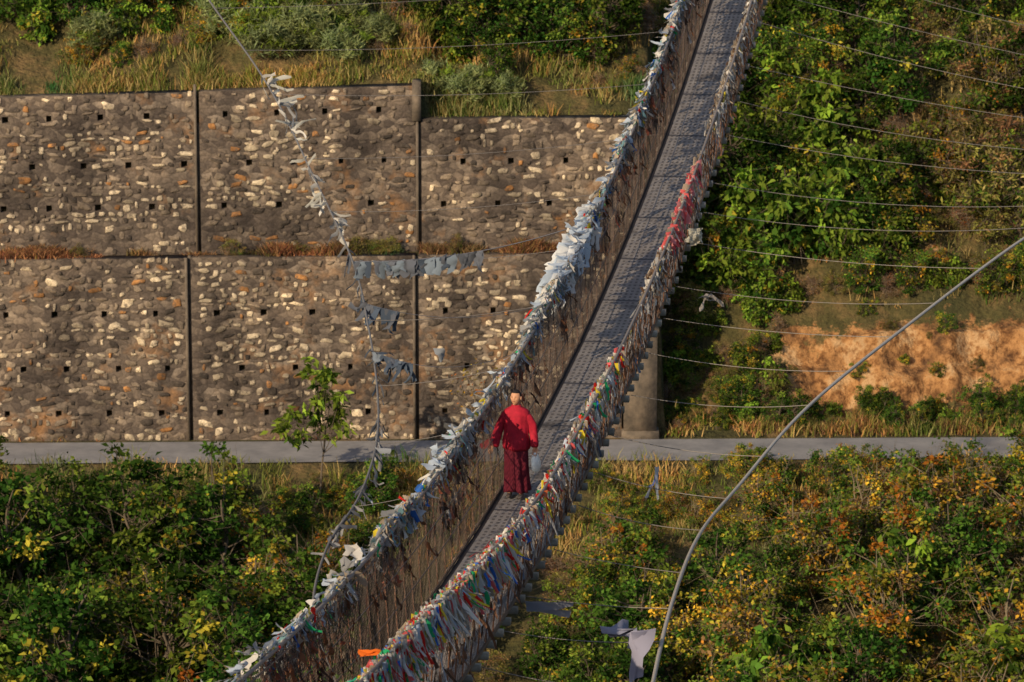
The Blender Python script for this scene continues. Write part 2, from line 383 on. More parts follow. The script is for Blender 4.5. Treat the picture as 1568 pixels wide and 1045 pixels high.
for i in range(3):
    prot['dark%d'%i]=plant('dark_tree_mesh',100+i,5.2,2.2,72,50,.22,.6,dark,.42,2,.2,.09)
    prot['mixed%d'%i]=plant('mixed_shrub_mesh',120+i,3.4,1.7,60,50,.17,.6,mixed,.33,4,.12,.05)
    prot['yell%d'%i]=plant('yellow_shrub_mesh',140+i,3.4,1.9,78,60,.14,.6,yell,.32,5,.1,.05,.2,(.22,.17,.11),9)
    prot['olive%d'%i]=plant('olive_brush_mesh',160+i,2.2,1.2,45,62,.14,.3,olive,.3,5,.1,.03,.5)
    prot['bright%d'%i]=plant('broadleaf_shrub_mesh',180+i,2.8,1.3,48,34,.30,.5,bright,.36,4,.12,.04,.9)
    prot['dry%d'%i]=plant('dry_brush_mesh',200+i,1.9,1.0,45,24,.13,.35,dry,.3,8,.1,.02,.2,(.24,.17,.12),14)
prot['sage0']=plant('sage_mesh',220,1.5,1.3,55,90,.26,.13,sage,.25,8,.1,.02,-.6,(.12,.12,.05))
prot['sap']=plant('sapling_mesh',230,6.0,1.3,28,30,.34,.42,[(G2,2),(G3,3),((.22,.34,.04),2)],.28,1,.8,.05,.8)
prot['sap2']=plant('sapling2_mesh',232,5.2,1.3,26,9,.14,.5,[(Y1,2),(Y2,3),(O1,1)],.35,1,.45,.04,.2,(.25,.19,.13),10)
def put(kind,x,y,sc,name,parent=None,dz=-.1,sz=1.,tilt=.12):
    key=kind if kind in prot else kind+str(rng.integers(3))
    if key not in prot: key=kind+'0'
    o=mkobj(name,prot[key],parent);o.location=(x,y,hgt(x,y)+dz)
    o.rotation_euler=(rng.uniform(-tilt,tilt),rng.uniform(-tilt,tilt),rng.uniform(0,6.28));o.scale=(sc,sc,sc*sz);return o
# foreground left trees
for x,y,s in [(-14.6,100,1.1),(-12.2,98.6,1.05),(-9.4,100,1.05),(-7.0,99,.95),(-13.6,104.5,.98),(-10.6,105,.92),(-8.0,105.3,.85),(-16.5,104,1.),(-5.3,102,.78),(-4.0,98,.68),(-15.6,107.2,.68),(-12.8,107.6,.6),(-10.4,107.8,.55)]:
    put('dark',x,y,s,'leafy_tree')
for x,y,s in [(-15.2,96,1.),(-11.2,95.5,1.05),(-7.6,96,1.1),(-9,102.5,1.),(-6.8,103.5,.9),(-12,102,.95),(-14.6,106,.7),(-7,106.8,.6),(-5.2,106,.6)]: put('yell' if x>-10 else 'mixed',x,y,s,'leafy_tree')
th=empty('riverbank_shrubs')
for k in range(50):
    x=rng.uniform(-17,1);y=rng.uniform(99,109)
    put(rng.choice(['mixed','dark','mixed','dark','olive']),x,y,rng.uniform(.35,.6)*(1 if y<106 else .7),'shrub',th)
for k in range(70):
    x=rng.uniform(-17,1);put(rng.choice(['olive','mixed','dry','yell','mixed','dark']),x,rng.uniform(108.,111.2),rng.uniform(.17,.3),'shrub',th)
# foreground right
for x,y,s in [(14.5,105.5,1.12),(11.6,106,1.1),(8.6,105.4,1.),(13.2,101,1.2),(9.9,101,1.15),(6.6,102,1.05),(15.6,98.5,1.25),(11.8,97.5,1.15),(8.0,97.5,1.1),(5.2,98,.9),(4.2,102,.85),(3.2,105,.8),(10.1,108,.75),(13.0,108.2,.84),(7.,107.7,.65),(15.6,108,.9)]:
    put('yell',x,y,s,'yellowing_shrub')
for x,y,s in [(12.6,104.3,.72),(6.0,104.2,.6),(15.2,101.6,.75),(9.0,99,.75)]: put('dark',x,y,s,'leafy_tree')
for x,y,s in [(10.4,103.5,.7),(15.8,103,.75),(13,98.5,.8),(6.9,99.5,.7)]: put('bright',x,y,s*1.6,'broadleaf_shrub')
for k in range(70):
    x=rng.uniform(1,17);y=rng.uniform(99,109.6)
    put(rng.choice(['yell','mixed','yell','dry','mixed','olive']) if x>5 else rng.choice(['dark','mixed','dry','olive']),x,y,rng.uniform(.4,.65)*(1 if y<106 else .75),'shrub',th)
for k in range(50):
    x=rng.uniform(2.5,17);put(rng.choice(['olive','mixed','dry','yell','yell']),x,rng.uniform(108.6,111.2),rng.uniform(.2,.38),'shrub',th)
for k in range(20): put(rng.choice(['dark','mixed','olive']),rng.uniform(1.2,4.5),rng.uniform(96,101),rng.uniform(.4,.6),'shrub',th)
for k in range(10): put(rng.choice(['dark','mixed']),rng.uniform(.2,3.2),rng.uniform(97,103),rng.uniform(.35,.5),'shrub',th)
for x,s in [(7.6,.55),(9.2,.45),(11.9,.5),(13.2,.6),(15,.7),(15.8,.75)]: put('mixed',x,110,s,'shrub',th)
put('sap',-5.6,110.2,.78,'sapling',None,-.2,1.,.03);put('sap2',-1.2,110.5,.8,'sapling',None,-.1,1.,.05)
# hillside above walls
hs_=empty('hillside_shrubs')
for k in range(150):
    x=rng.uniform(-18,5);y=117.5+rng.uniform(0,1)*6
    put(rng.choice(['dark','mixed','yell','olive','dry','bright','dark','dark']),x,y,rng.uniform(.32,.68)*(1 if y>118.3 else .6),'shrub',hs_)
for x,y,s in [(-7.4,117.8,1.),(-6.2,118.1,1.1),(-5.3,117.7,.85),(-8.4,118.6,.9),(-4.4,118.2,.7),(-12.6,118.2,.8),(-1.6,117.4,.8),(-.5,117.3,.7)]: put('sage0',x,y,s,'shrub',hs_)
for x,y,s in [(-15,119.2,.6),(-11.5,119.5,.6),(-2,119.4,.6),(.5,119.,.7),(2.6,118.6,.65),(2.,121,.7),(-4,121,.7),(4.4,119.6,.6),(-8.5,121,.6),(1.5,118.6,.5),(-13,118.9,.45)]: put('dark',x,y,s,'shrub',hs_)
for k in range(190):
    x=rng.uniform(4.6,18);y=rng.uniform(118.7,129)
    if x>8 and y<119.0: continue
    kind=rng.choice(['olive','mixed','yell','dry','bright','olive']) if x>12 else rng.choice(['dark','bright','mixed','dry','olive'])
    put(kind,x,y,rng.uniform(.42,.74)*(.7 if y<120 and x>8 else 1),'shrub',hs_)
for x,y,s in [(7.3,119.9,1.05),(8.9,120.2,1.1),(10.2,120,.85),(9.4,121.5,1.1),(7.5,122.2,1.1),(10.8,121.2,1.),(6.3,119.2,.75),(8.6,124,.9),(11.2,119.8,.6),(7.9,119.1,.7),(10,123,1.)]: put('bright',x,y,s,'broadleaf_shrub',None)
for x,y,s in [(14.6,121.5,1.4),(15.8,120.8,1.5),(13.4,122,1.2),(15.4,124,1.3)]: put('olive',x,y,s,'shrub',hs_)
for x in np.arange(8.6,17,.75): put(rng.choice(['olive','mixed','dry','bright']),x,119.1+rng.uniform(-.3,.3),rng.uniform(.3,.5),'shrub',hs_)
for x,y,s in [(5.4,120.5,.75),(6.5,121,.8),(12.2,123.5,.75),(8.2,125.5,.8),(14.2,126,.8),(11,125.5,.7),(16.3,123.5,.7)]: put('dark',x,y,s,'leafy_tree')
for k in range(110):
    x=rng.uniform(4.6,17);y=rng.uniform(115.4,116.5)
    put(rng.choice(['mixed','olive','bright','dry','dark']),x,y,rng.uniform(.12,.28),'shrub',hs_)
for k in range(45): put(rng.choice(['olive','dry','mixed','bright']),rng.uniform(4.6,8.4),rng.uniform(116.4,119),rng.uniform(.25,.45),'shrub',hs_)
for k in range(12): put(rng.choice(['olive','mixed']),rng.uniform(8.4,17),rng.uniform(117,118.9),rng.uniform(.12,.26),'shrub',hs_)
for k in range(26):
    x=rng.uniform(-18,3.4)
    o=put(rng.choice(['dry','olive']),x,115.55,rng.uniform(.16,.32),'shrub',hs_)
# grass
def grass(name,pts,blades,hh,palette,r,spread=.18,lean=.35):
    q=Q();n=len(pts)*blades
    hv=np.repeat(np.array([max(.25,.9+1.3*pn(p[0],p[1],2,.9)) for p in pts]),blades)
    B=np.repeat(pts,blades,0);B=B+np.concatenate([r.normal(size=(n,2))*spread,np.zeros((n,1))],1)
    h=(hh*r.uniform(.5,1.3,n)*hv)[:,None];dirn=np.concatenate([r.normal(size=(n,2))*lean,np.ones((n,1))],1)
    s=np.concatenate([nrm(r.normal(size=(n,2))),np.zeros((n,1))],1)*.015
    tip=B+dirn*h
    mid=B+dirn*h*np.array([.4,.4,.6])
    V=np.stack([B-s,B+s,mid+s*.8,mid-s*.8,tip+s*.2,tip-s*.2],1).reshape(-1,3)
    b=np.arange(n)[:,None]*6
    F=np.concatenate([b+np.array([[0,1,2,3]]),b+np.array([[3,2,4,5]])],0)
    k=np.array([pn(p[0],p[1],5,.5) for p in pts])
    cc=pal(palette,len(pts),r)*(1+.9*k[:,None]*np.array([[1.2,.6,.5]]))
    cc=np.repeat(cc,blades,0)*r.uniform(.7,1.3,(n,1))
    q.add(V,F,np.concatenate([cc,cc]));return q.obj(name,[M_grass])
def sc(n,x0,x1,y0,y1,thr=-.2): 
    x=rng.uniform(x0,x1,n);y=rng.uniform(y0,y1,n);return np.array([[a,b,hgt(a,b)-.03] for a,b in zip(x,y) if pn(a,b,8,.8)>thr])
gp=[((.22,.22,.06),3),((.14,.17,.03),2),((.42,.31,.12),3),((.36,.21,.07),1.8)]
straw=[((.38,.24,.10),3),((.24,.14,.06),3),((.19,.17,.05),2),((.24,.11,.05),1.),((.09,.06,.04),3)]
grass('grass',np.vstack([sc(2600,-18,4,116.6,121,-.1),sc(1300,-18,4,116.45,117.1),sc(2600,-18,18,107,112.),sc(500,4.5,18,115.1,116.4),sc(900,4.4,18,118.9,126)]),12,.36,gp,rng)
grass('dry_weeds',np.vstack([sc(4400,-18,3.7,115.2,115.84,-.2),sc(400,4.4,18,115.1,116.4,-.1)]),12,.32,straw,rng,.12,.5)

# ------------------------------------------------------------------ bridge
KX=.166;cl=math.hypot(1,KX);cx_,cy_=1/cl,-KX/cl
def bz(Y):
    Y=np.asarray(Y,float);z=-15.55+.00403*(np.minimum(Y,95)-56)**2
    return z+np.maximum(0,Y-95)*.314
def B(Y,s=0.,h=0.):
    Y=np.asarray(Y,float);s=np.asarray(s,float);h=np.asarray(h,float)
    return np.stack(np.broadcast_arrays(.248+KX*(Y-60)+s*cx_,Y+s*cy_,bz(Y)+h),-1)
HW=.60;LEAN=.10
def HR(Y):
    Y=np.asarray(Y,float);return 1.12+.005*np.maximum(0,Y-57)+np.clip(.055*(57-Y),0,.50)
def HL(Y): return 1.60+0*np.asarray(Y,float)
Y0,Y1_=22.,136.
bridge=empty('suspension_footbridge',(0,0,0))
Yd=np.arange(Y0,Y1_,.5)
V=[];Fc=[];uvs=[]
for i,y in enumerate(Yd):
    for s in np.linspace(-HW,HW,5): 
        V.append(B(y,s,.012*pn(s*3,y,0,1.)))
        uvs.append((s,y))
n=5
for i in range(len(Yd)-1):
    for k in range(n-1): Fc.append([i*n+k,i*n+k+1,(i+1)*n+k+1,(i+1)*n+k])
me=bpy.data.meshes.new('deck');me.from_pydata([tuple(v) for v in V],[],Fc);ul=me.uv_layers.new(name='UVMap')
for lp in me.loops: ul.data[lp.index].uv=uvs[lp.vertex_index]
me.materials.append(M_deck);mkobj('deck',me,bridge)
q=Q()
Yb=np.arange(Y0,Y1_,.62)
def cross_beam(y,w=.05,h0=-.13,h1=-.03,ex=.10):
    a=[B(y+dy,s,h) for h in (h0,h1) for dy,s in ((-w,-HW-ex),(-w,HW+ex),(w,HW+ex),(w,-HW-ex))]
    q.add(a,[[0,3,2,1],[4,5,6,7],[0,1,5,4],[1,2,6,5],[2,3,7,6],[3,0,4,7]],np.array([.46,.38,.29])*rng.uniform(.6,1.1))
for y in Yb: cross_beam(y)
q.obj('cross_beams',[attrmat('beam_timber',.85,6,.4)],False,bridge)
q=Q();Yc=np.arange(Y0,Y1_,.8)
for s in (-HW-.02,-.3,0,.3,HW+.02): tube(q,B(Yc,s,-.035 if abs(s)<.5 else .02),.02 if abs(s)<.5 else .03,(.13,.10,.08))
for sg,Hf in ((-1,HL),(1,HR)):
    Hh=Hf(Yc)
    tube(q,B(Yc,sg*(HW+LEAN),Hh),.028,(.3,.26,.24))
    tube(q,B(Yc,sg*(HW+LEAN-.01),Hh-.12),.014,(.22,.16,.13))
    tube(q,B(Yc,sg*(HW+LEAN*.6),Hh*.6),.010,(.25,.2,.17))
    tube(q,B(Yc,sg*(HW+LEAN*.3),Hh*.3),.010,(.25,.2,.17))
q.obj('bearing_and_handrail_cables',[M_cable],False,bridge)
q=Q()
for sg,Hf in ((-1,HL),(1,HR)):
    t=np.arange(Y0,Y1_-3,.085);n=len(t)
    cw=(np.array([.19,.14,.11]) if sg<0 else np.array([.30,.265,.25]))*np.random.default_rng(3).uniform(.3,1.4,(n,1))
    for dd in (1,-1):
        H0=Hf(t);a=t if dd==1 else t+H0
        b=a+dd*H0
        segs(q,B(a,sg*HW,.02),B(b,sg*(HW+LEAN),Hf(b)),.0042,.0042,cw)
    t=np.arange(Y0,Y1_-2,.6);n=len(t);t=t+rng.uniform(-.04,.04,n)
    segs(q,B(t,sg*(HW+.01),-.1),B(t,sg*(HW+LEAN+.01),Hf(t)),.010,.010,np.array([.22,.10,.055])*rng.uniform(.5,1.5,(n,1)),0,4)
q.obj('chain_link_sides',[M_wire],False,bridge)

# cloth generators
def cloth(q,A,width,length,colors,r,along=None,out=None,nseg=4,wind=.25,wind_dir=None,turn=.15):
    n=len(A);width=np.broadcast_to(width,(n,));length=np.broadcast_to(length,(n,))
    if wind_dir is None: wind_dir=np.zeros((n,3))
    al=along+r.normal(size=(n,3))*turn;al=nrm(al);P_=[];pos=A.copy();nm=nrm(np.cross(al,np.array([0,0,1.])))
    d=nrm(np.array([[0,0,-1.]])+wind_dir+r.normal(size=(n,3))*wind)
    for j in range(nseg+1):
        w=width*(1-.35*j/nseg*r.uniform(0,1.6,n))
        for k,sx in enumerate((-.5,0,.5)):
            P_.append(pos+al*(w*sx)[:,None]+nm*((r.normal(size=n)*.14+(.14 if k==1 else -.07))*w)[:,None]*(1 if j else .4)+d*(r.uniform(-.15,.15,n)*w)[:,None]*(1 if j==nseg else 0))
        d=nrm(d+r.normal(size=(n,3))*wind*.8);al=nrm(al+r.normal(size=(n,3))*.25)
        pos=pos+d*(length/nseg)[:,None]
    V=np.stack(P_,1);m=3*(nseg+1);b=np.arange(n)[:,None,None]*m
    F=np.array([[3*j+k,3*j+k+1,3*j+k+4,3*j+k+3] for j in range(nseg) for k in range(2)])
    F=(b+F[None]).reshape(-1,4)
    q.add(V.reshape(-1,3),F,np.repeat(colors,nseg*2,0))
WH=(.80,.75,.68);WB=(.55,.62,.72);BL=(.06,.2,.65);RD=(.78,.04,.03);YL=(.9,.7,.06);GR=(.04,.46,.18);GY=(.36,.355,.36);BR=(.22,.13,.08);PK=(.85,.16,.16);TN=(.52,.41,.30)
tdir=nrm(np.array([KX,1.,0.]));fdir=nrm(np.array([.9,.6,0.]))
def dens(y,seed): return np.array([pn(a,seed,0,.35)+.6*pn(a,seed+9,0,1.3) for a in y])
r=np.random.default_rng(5);q=Q()
# left rail: pale bleached flags draped over the outside, heaped in clumps
y=r.uniform(36,112,12500);dn=dens(y,3.);keep=r.random(len(y))<(.36+1.4*dn);y=y[keep];dn=dn[keep];n=len(y)
cols=pal([(WH,4.2),(WB,4.2),(GY,3.2),(TN,1.8),(BL,.6),(YL,.6),(RD,.4),(GR,.5),((.22,.38,.42),1.6)],n,r)*r.uniform(.45,1.05,(n,1))
o_=np.abs(r.normal(size=n))*.08
A=B(y,-(HW+LEAN)-o_+.02,HL(y)+.06+r.uniform(-.2,.06,n)+.12*np.clip(dn*2,0,1)-o_*.6)
cloth(q,A,r.uniform(.03,.12,n),r.uniform(.08,.32,n),cols,r,np.tile(tdir,(n,1)),wind=.3,wind_dir=np.tile([-.3,0,0.],(n,1)),turn=.6)
y=r.uniform(38,100,170);n=len(y)
cloth(q,B(y,-(HW+LEAN)-.05,HL(y)+.10),r.uniform(.08,.2,n),r.uniform(.15,.35,n),pal([(WH,3),(WB,3),(GY,1.5)],n,r)*.9,r,np.tile(tdir,(n,1)),wind=.5,wind_dir=np.tile([-1.1,0,.3],(n,1)),turn=.6)
# big white bundle
y=r.uniform(68,72.8,260);n=len(y)
cloth(q,B(y,-(HW+LEAN)-r.uniform(-.02,.24,n),HL(y)+r.uniform(-.3,.12,n)),r.uniform(.14,.34,n),r.uniform(.2,.5,n),pal([((.82,.82,.82),3),((.62,.70,.80),3)],n,r),r,np.tile(fdir,(n,1)),wind=.15,wind_dir=np.tile([-.3,0,0],(n,1)))
# faded cloth caught on the left mesh
y=r.uniform(36,110,2800);y=y[r.random(len(y))<.42+1.5*dens(y,33.)];n=len(y)
cols=pal([((.28,.12,.06),5),((.10,.06,.045),4),(GY,.6),(TN,.6),((.40,.13,.08),1.6)],n,r)*r.uniform(.4,1.2,(n,1));hh=(1-r.uniform(0,1,n)**1.3*.6)*HL(y)
cloth(q,B(y,-(HW+LEAN*hh/1.6)-.02,hh),r.uniform(.04,.17,n),r.uniform(.1,.32,n),cols,r,np.tile(tdir,(n,1)),wind=.2)
q.obj('prayer_flags',[M_cloth])
q=Q()
# right rail: coloured, denser towards the near end
y=np.concatenate([r.uniform(36,112,9500),r.uniform(36,55,3600)]);base=np.where(y<54,.85,np.where(y<66,.46,.25));keep=r.random(len(y))<(base+.95*dens(y,21.));y=y[keep];n=len(y)
c1=pal([(WH,7),(WB,1.3),(TN,3),(BL,.9),(YL,1.6),(RD,1.7),(GR,1.2),(PK,1.4),(GY,.8)],n,r);c2=pal([(WH,4),(TN,4),(GY,2.5),(YL,.4),(BR,2.)],n,r)
cols=np.where((y<67)[:,None],c1,c2)*r.uniform(.65,1.1,(n,1))
cloth(q,B(y,(HW+LEAN)+r.uniform(-.12,.07,n),HR(y)+r.uniform(-.16,.05,n)),r.uniform(.018,.075,n),r.uniform(.1,.42,n)*np.where(y<54,1.3,.8),cols,r,np.tile(fdir,(n,1)),wind=.2,turn=.35)
y=r.uniform(72,76.5,150);n=len(y)
cloth(q,B(y,(HW+LEAN)+r.uniform(-.1,.04,n),HR(y)+r.uniform(-.15,.08,n)),r.uniform(.05,.14,n),r.uniform(.1,.4,n),pal([(PK,3),((.8,.3,.3),2),(TN,1.5)],n,r),r,np.tile(fdir,(n,1)),wind=.2)
y=r.uniform(36,110,1700);n=len(y);hh=r.uniform(.25,1.,n)*HR(y)
cols=pal([((.26,.14,.09),4),((.12,.08,.06),4),(GY,1.5),((.2,.25,.35),1.2),(TN,.8)],n,r)*r.uniform(.5,1.2,(n,1))
cloth(q,B(y,(HW+LEAN*hh/HR(y))+.02,hh),r.uniform(.015,.07,n),r.uniform(.15,.5,n),cols,r,np.tile(tdir,(n,1)),wind=.14,turn=.4)
def one(q,p,w,l,c,al=(1,0,0),wind=.3,wd=(0,0,0),k=1):
    cloth(q,np.tile(np.asarray(p,float),(k,1)),w,l,np.tile(np.array(c,float),(k,1)),r,np.tile(np.array(al,float),(k,1)),wind=wind,wind_dir=np.tile(np.array(wd,float),(k,1)),nseg=6)
ro=HW+LEAN
one(q,B(44.9,ro,HR(44.9)+.14),.10,.26,(.9,.2,.03),(0,1,0),.1,(-1.5,0,.8),2);one(q,B(45.4,ro,HR(45.4)+.05),.10,.24,(.04,.4,.16),(0,1,0),.2,(-1.5,0,.2),2);one(q,B(43.5,ro,HR(43.5)+.1),.12,.3,(.05,.5,.3),(0,1,0),.2,(-1.2,0,0),2)
for yy_,cc_ in ((57.1,(.9,.25,.1)),(61.4,RD),(62.3,BL),(60.6,YL),(59.4,(.8,.8,.8)),(63.4,GR),(56,(.85,.6,.4)),(52.5,PK),(51,YL),(49.6,(.7,.12,.1)),(48.2,BL),(47.4,GR)):
    one(q,B(yy_,ro+.03,HR(yy_)+.02),.12,.32,cc_,(1,.6,0),.2,(0,0,0),2)
q.obj('prayer_flags',[M_cloth])
# guy cables
gr=catmull([P(2250,80,97),P(2000,160,89),P(1850,225,84),P(1700,290,80),P(1568,365,76),P(1400,490,71),P(1240,620,66),P(1130,745,62),P(1070,820,59),P(1030,920,55),P(1000,1045,51),P(985,1150,46),P(960,1330,38)],10)
gl=catmull([P(150,-260,104),P(240,-120,98),P(320,0,92),P(410,130,86),P(480,270,81),P(540,400,76),P(564,500,72.5),P(578,600,69.5),P(576,680,66.5),P(550,760,64),P(500,840,61),P(480,940,57),P(520,1060,51.5)],10)
q=Q();tube(q,gr,.03,(.55,.5,.44));tube(q,gl,.022,(.24,.23,.23));q.obj('wind_guy_cable',[M_cable])
q=Q()
def near(g,Y): return g[np.argmin(np.abs(g[:,1]-Y))]
def sag(a,b,sg,n=14):
    t=np.linspace(0,1,n)[:,None];p=a*(1-t)+b*t;p[:,2]-=4*sg*(t*(1-t))[:,0];return p
for y in np.arange(43,100,2.15):
    b=near(gr,y-1.0+rng.uniform(-.4,.4));tube(q,sag(B(y+rng.uniform(-.5,.5),HW+.1,-.08),b,.04*np.linalg.norm(b-B(y,HW))*rng.uniform(.4,.9)),.007,(.27,.24,.21),0,4)
for y in np.arange(63,100,3.1):
    b=near(gl,y+.5);p=sag(B(y,-HW-.12,.0),b,.15);tube(q,p,.006,(.2,.18,.17),0,4)
tieA=sag(P(545,400,75),P(870,350,74),.18,20);tube(q,tieA,.012,(.1,.1,.12),0,4)
tieB=sag(P(552,462,73.5),P(820,470,71),.25,20);tube(q,tieB,.006,(.1,.1,.12),0,4)
tieC=sag(P(565,535,71),P(790,540,69),.3,20);tube(q,tieC,.006,(.1,.1,.12),0,4)
q.obj('tie_wires',[M_cable])
q=Q();DB=(.09,.115,.16);DG=(.14,.15,.18)
def row(p,i0,i1,n,w,l,cols,wind=.18):
    t=np.sort(r.uniform(i0,i1,n))*(len(p)-1);i=np.minimum(t.astype(int),len(p)-2);f=(t-i)[:,None]
    A=p[i]*(1-f)+p[i+1]*f;al=nrm(p[i+1]-p[i]);cloth(q,A,r.uniform(*w,n),r.uniform(*l,n),pal(cols,n,r)*r.uniform(.7,1.2,(n,1)),r,al,wind=wind)
row(tieA,.0,.58,36,(.12,.3),(.2,.36),[(DB,3),(DG,3),((.2,.24,.29),1)],.12)
row(tieB,.0,.22,14,(.08,.2),(.15,.5),[(DB,3),(DG,2)],.3);row(tieC,.0,.3,34,(.06,.18),(.15,.45),[(DB,3),(DG,2),((.2,.23,.27),1)],.4)
def along_g(Ya,Yb,n,w,l,cols,wind=.5,wd=(0,0,0)):
    Y=r.uniform(Ya,Yb,n);A=np.array([near(gl,a) for a in Y]);cloth(q,A,r.uniform(*w,n),r.uniform(*l,n),pal(cols,n,r)*r.uniform(.7,1.1,(n,1)),r,np.tile([0.3,0,-1.],(n,1)),wind=wind,wind_dir=np.tile(wd,(n,1)))
PW=[((.62,.60,.54),3),(WH,2),(GY,1.5)]
along_g(83,86.5,26,(.05,.11),(.25,.75),PW,.5,(.5,0,.8));along_g(79.3,82,22,(.05,.11),(.2,.5),PW,.5,(-.6,0,.6));along_g(77.6,79,18,(.06,.13),(.15,.45),PW,.5,(.8,0,.3))
along_g(63,77,60,(.03,.09),(.15,.5),[(DG,3),(GY,1),(DB,2)],.3);along_g(66,67.6,12,(.06,.14),(.25,.45),[((.35,.37,.42),2),(GY,1)],.3,(.5,0,-.3));along_g(60.5,65,30,(.04,.1),(.15,.4),[(GY,2),(DG,3),(WB,.5)],.5)
one(q,P(672,533,73),.22,.26,(.3,.32,.36),wind=.2)
one(q,P(945,962,53.5),.5,.3,(.36,.36,.46),(1,0,-.1),.25,(.8,0,0),2);one(q,P(985,965,52.6),.36,.72,(.38,.37,.48),(1,0,.1),.15,(-.25,0,0),2)
one(q,P(805,928,55.5),.16,.7,(.35,.35,.4),(0,0,1),.15,(5.,0,.6),2)
one(q,P(1006,715,63),.07,.55,(.7,.7,.7),wind=.12,k=3);one(q,P(1006,725,63),.06,.3,(.15,.2,.5),wind=.3,k=1)
one(q,P(1085,450,73),.1,.4,(.5,.45,.4),wind=.4,k=4);one(q,P(1065,350,75),.3,.3,(.7,.66,.55),wind=.2,k=3)
q.obj('prayer_flags',[M_cloth])
q=Q()
for s in (-1,1):
    box(q,(-.35,-.5,-6),(.35,.5,3.2),(.3,.3,.3),0,lambda V,s=s:V+B(136,s*1.25,0)); box(q,(-.35,-.5,-12),(.35,.5,2.6),(.3,.3,.3),0,lambda V,s=s:V+B(22,s*1.3,0))
q.obj('anchor_pylons',[M_conc],False,bridge)

# ------------------------------------------------------------------ monk
M_jack=plain('red_jacket_cloth',(.34,.008,.024),.8,.2,14,.4);M_robe=plain('maroon_robe_cloth',(.11,.007,.018),.85,.25,12,.4)
M_skin=plain('skin',(.50,.25,.14),.55,.08,30,.1);M_hair=plain('black_hair',(.012,.010,.010),.8,.3,60,.5);M_shoe=plain('shoe',(.09,.07,.06),.6,.2,20);M_lip=plain('lips',(.28,.09,.06),.5,.05);M_eye=plain('eye_dark',(.02,.015,.01),.3,.05);M_bag=plain('pale_cloth_bag',(.82,.85,.80),.7,.12,12,.6)
fp=B(60.75,-.31,.012);monk=empty('monk',tuple(fp))
def skin(name,verts,edges,mat,sub=2,root=0,wr=0.,smooth=True):
    me=bpy.data.meshes.new(name);me.from_pydata([v[:3] for v in verts],edges,[]);o=mkobj(name,me)
    o.modifiers.new('s','SKIN');sd=me.skin_vertices[0].data
    for i,v in enumerate(verts): sd[i].radius=(v[3],v[4] if len(v)>4 else v[3])
    sd[root].use_root=True;ss=o.modifiers.new('u','SUBSURF');ss.levels=sub;ss.render_levels=sub
    dg=bpy.context.evaluated_depsgraph_get();em=bpy.data.meshes.new_from_object(o.evaluated_get(dg))
    bpy.data.objects.remove(o)
    em.materials.clear();em.materials.append(mat)
    for p in em.polygons: p.use_smooth=smooth;p.material_index=0
    if wr:
        for v in em.vertices:
            c=v.co;k=(pn(c.x,c.y+3,c.z*.6,9)+.6*abs(pn(c.x+c.z*.5,c.y,c.z*.35,17)))*wr;v.co=c+v.normal*k
    return mkobj(name,em,monk)
bv=[(0,0,.93,.14,.11),(0,0,1.1,.12,.1),(0,.01,1.28,.13,.10),(0,.01,1.37,.08,.07),(0,-.005,1.46,.056),(0,-.015,1.55,.055),
 (-.15,0,1.34,.045),(-.26,.0,1.13,.043),(-.36,-.083,.85,.028),(.15,0,1.34,.045),(.255,.02,1.12,.043),(.298,-.05,.84,.028),
 (-.10,0,.85,.085),(-.10,-.01,.48,.06),(-.10,.01,.10,.04),(-.11,-.12,.045,.04,.03),(.10,0,.85,.085),(.09,-.06,.48,.06),(.08,-.05,.10,.04),(.09,-.19,.045,.04,.03)]
be=[(0,1),(1,2),(2,3),(3,4),(4,5),(3,6),(6,7),(7,8),(3,9),(9,10),(10,11),(0,12),(12,13),(13,14),(14,15),(0,16),(16,17),(17,18),(18,19)]
skin('body',bv,be,M_skin)
q=Q();n=48;a=np.arange(n)*2*math.pi/n
jl=[(.775,.19,.14,.010),(.77,.208,.158,.013),(.82,.216,.165,.014),(.92,.214,.16,.012),(1.03,.198,.147,.010),(1.14,.198,.143,.008),(1.24,.21,.145,.006),(1.32,.222,.137,.004),(1.375,.215,.124,.003),(1.41,.185,.11,.002),(1.44,.13,.095,.001),(1.465,.082,.078,0),(1.495,.070,.072,0),(1.49,.058,.06,0)]
V=[]
for z,rx,ry,f in jl:
    fo=f*(np.sin(a*7+z*9)+.8*np.sin(a*4-z*14)+.5*np.sin(a*13+z*5));c=np.cos(a);s_=np.sin(a)
    V.append(np.stack([np.sign(c)*np.abs(c)**.85*(rx+fo),s_*(ry+fo),np.full(n,z)+.012*np.sin(a*2+.6)*(z<.85)],1))
V=np.concatenate(V);F=[[i*n+k,i*n+(k+1)%n,(i+1)*n+(k+1)%n,(i+1)*n+k] for i in range(len(jl)-1) for k in range(n)]
q.add(V,F,(1,1,1));q.obj('jacket',[M_jack],True,monk)
sl=[(0,.01,1.30,.07),(-.13,.005,1.33,.085),(-.19,.0,1.28,.090),(-.24,.0,1.19,.080),(-.28,-.01,1.08,.076),(-.32,-.045,.97,.080),(-.345,-.068,.89,.084),(-.365,-.085,.81,.088)]
sr=[(0,.01,1.30,.07),(.13,.005,1.33,.085),(.19,.0,1.28,.090),(.235,.005,1.19,.080),(.27,.015,1.08,.076),(.29,-.012,.97,.074),(.295,-.035,.89,.072),(.30,-.055,.80,.07)]
e6=[(i,i+1) for i in range(7)]
skin('sleeve',sl,e6,M_jack,3,0,.022);skin('sleeve',sr,e6,M_jack,3,0,.022)
q=Q()
cloth(q,np.array([[-.38,-.09,.90],[-.385,-.08,.885]]),.14,.2,np.array([[.34,.008,.024]]*2),r,np.array([[0,.6,1.]]*2),wind=.08,wind_dir=np.array([[-1.4,0,.2]]*2))
q.obj('sleeve_cuff',[M_cloth],True,monk)
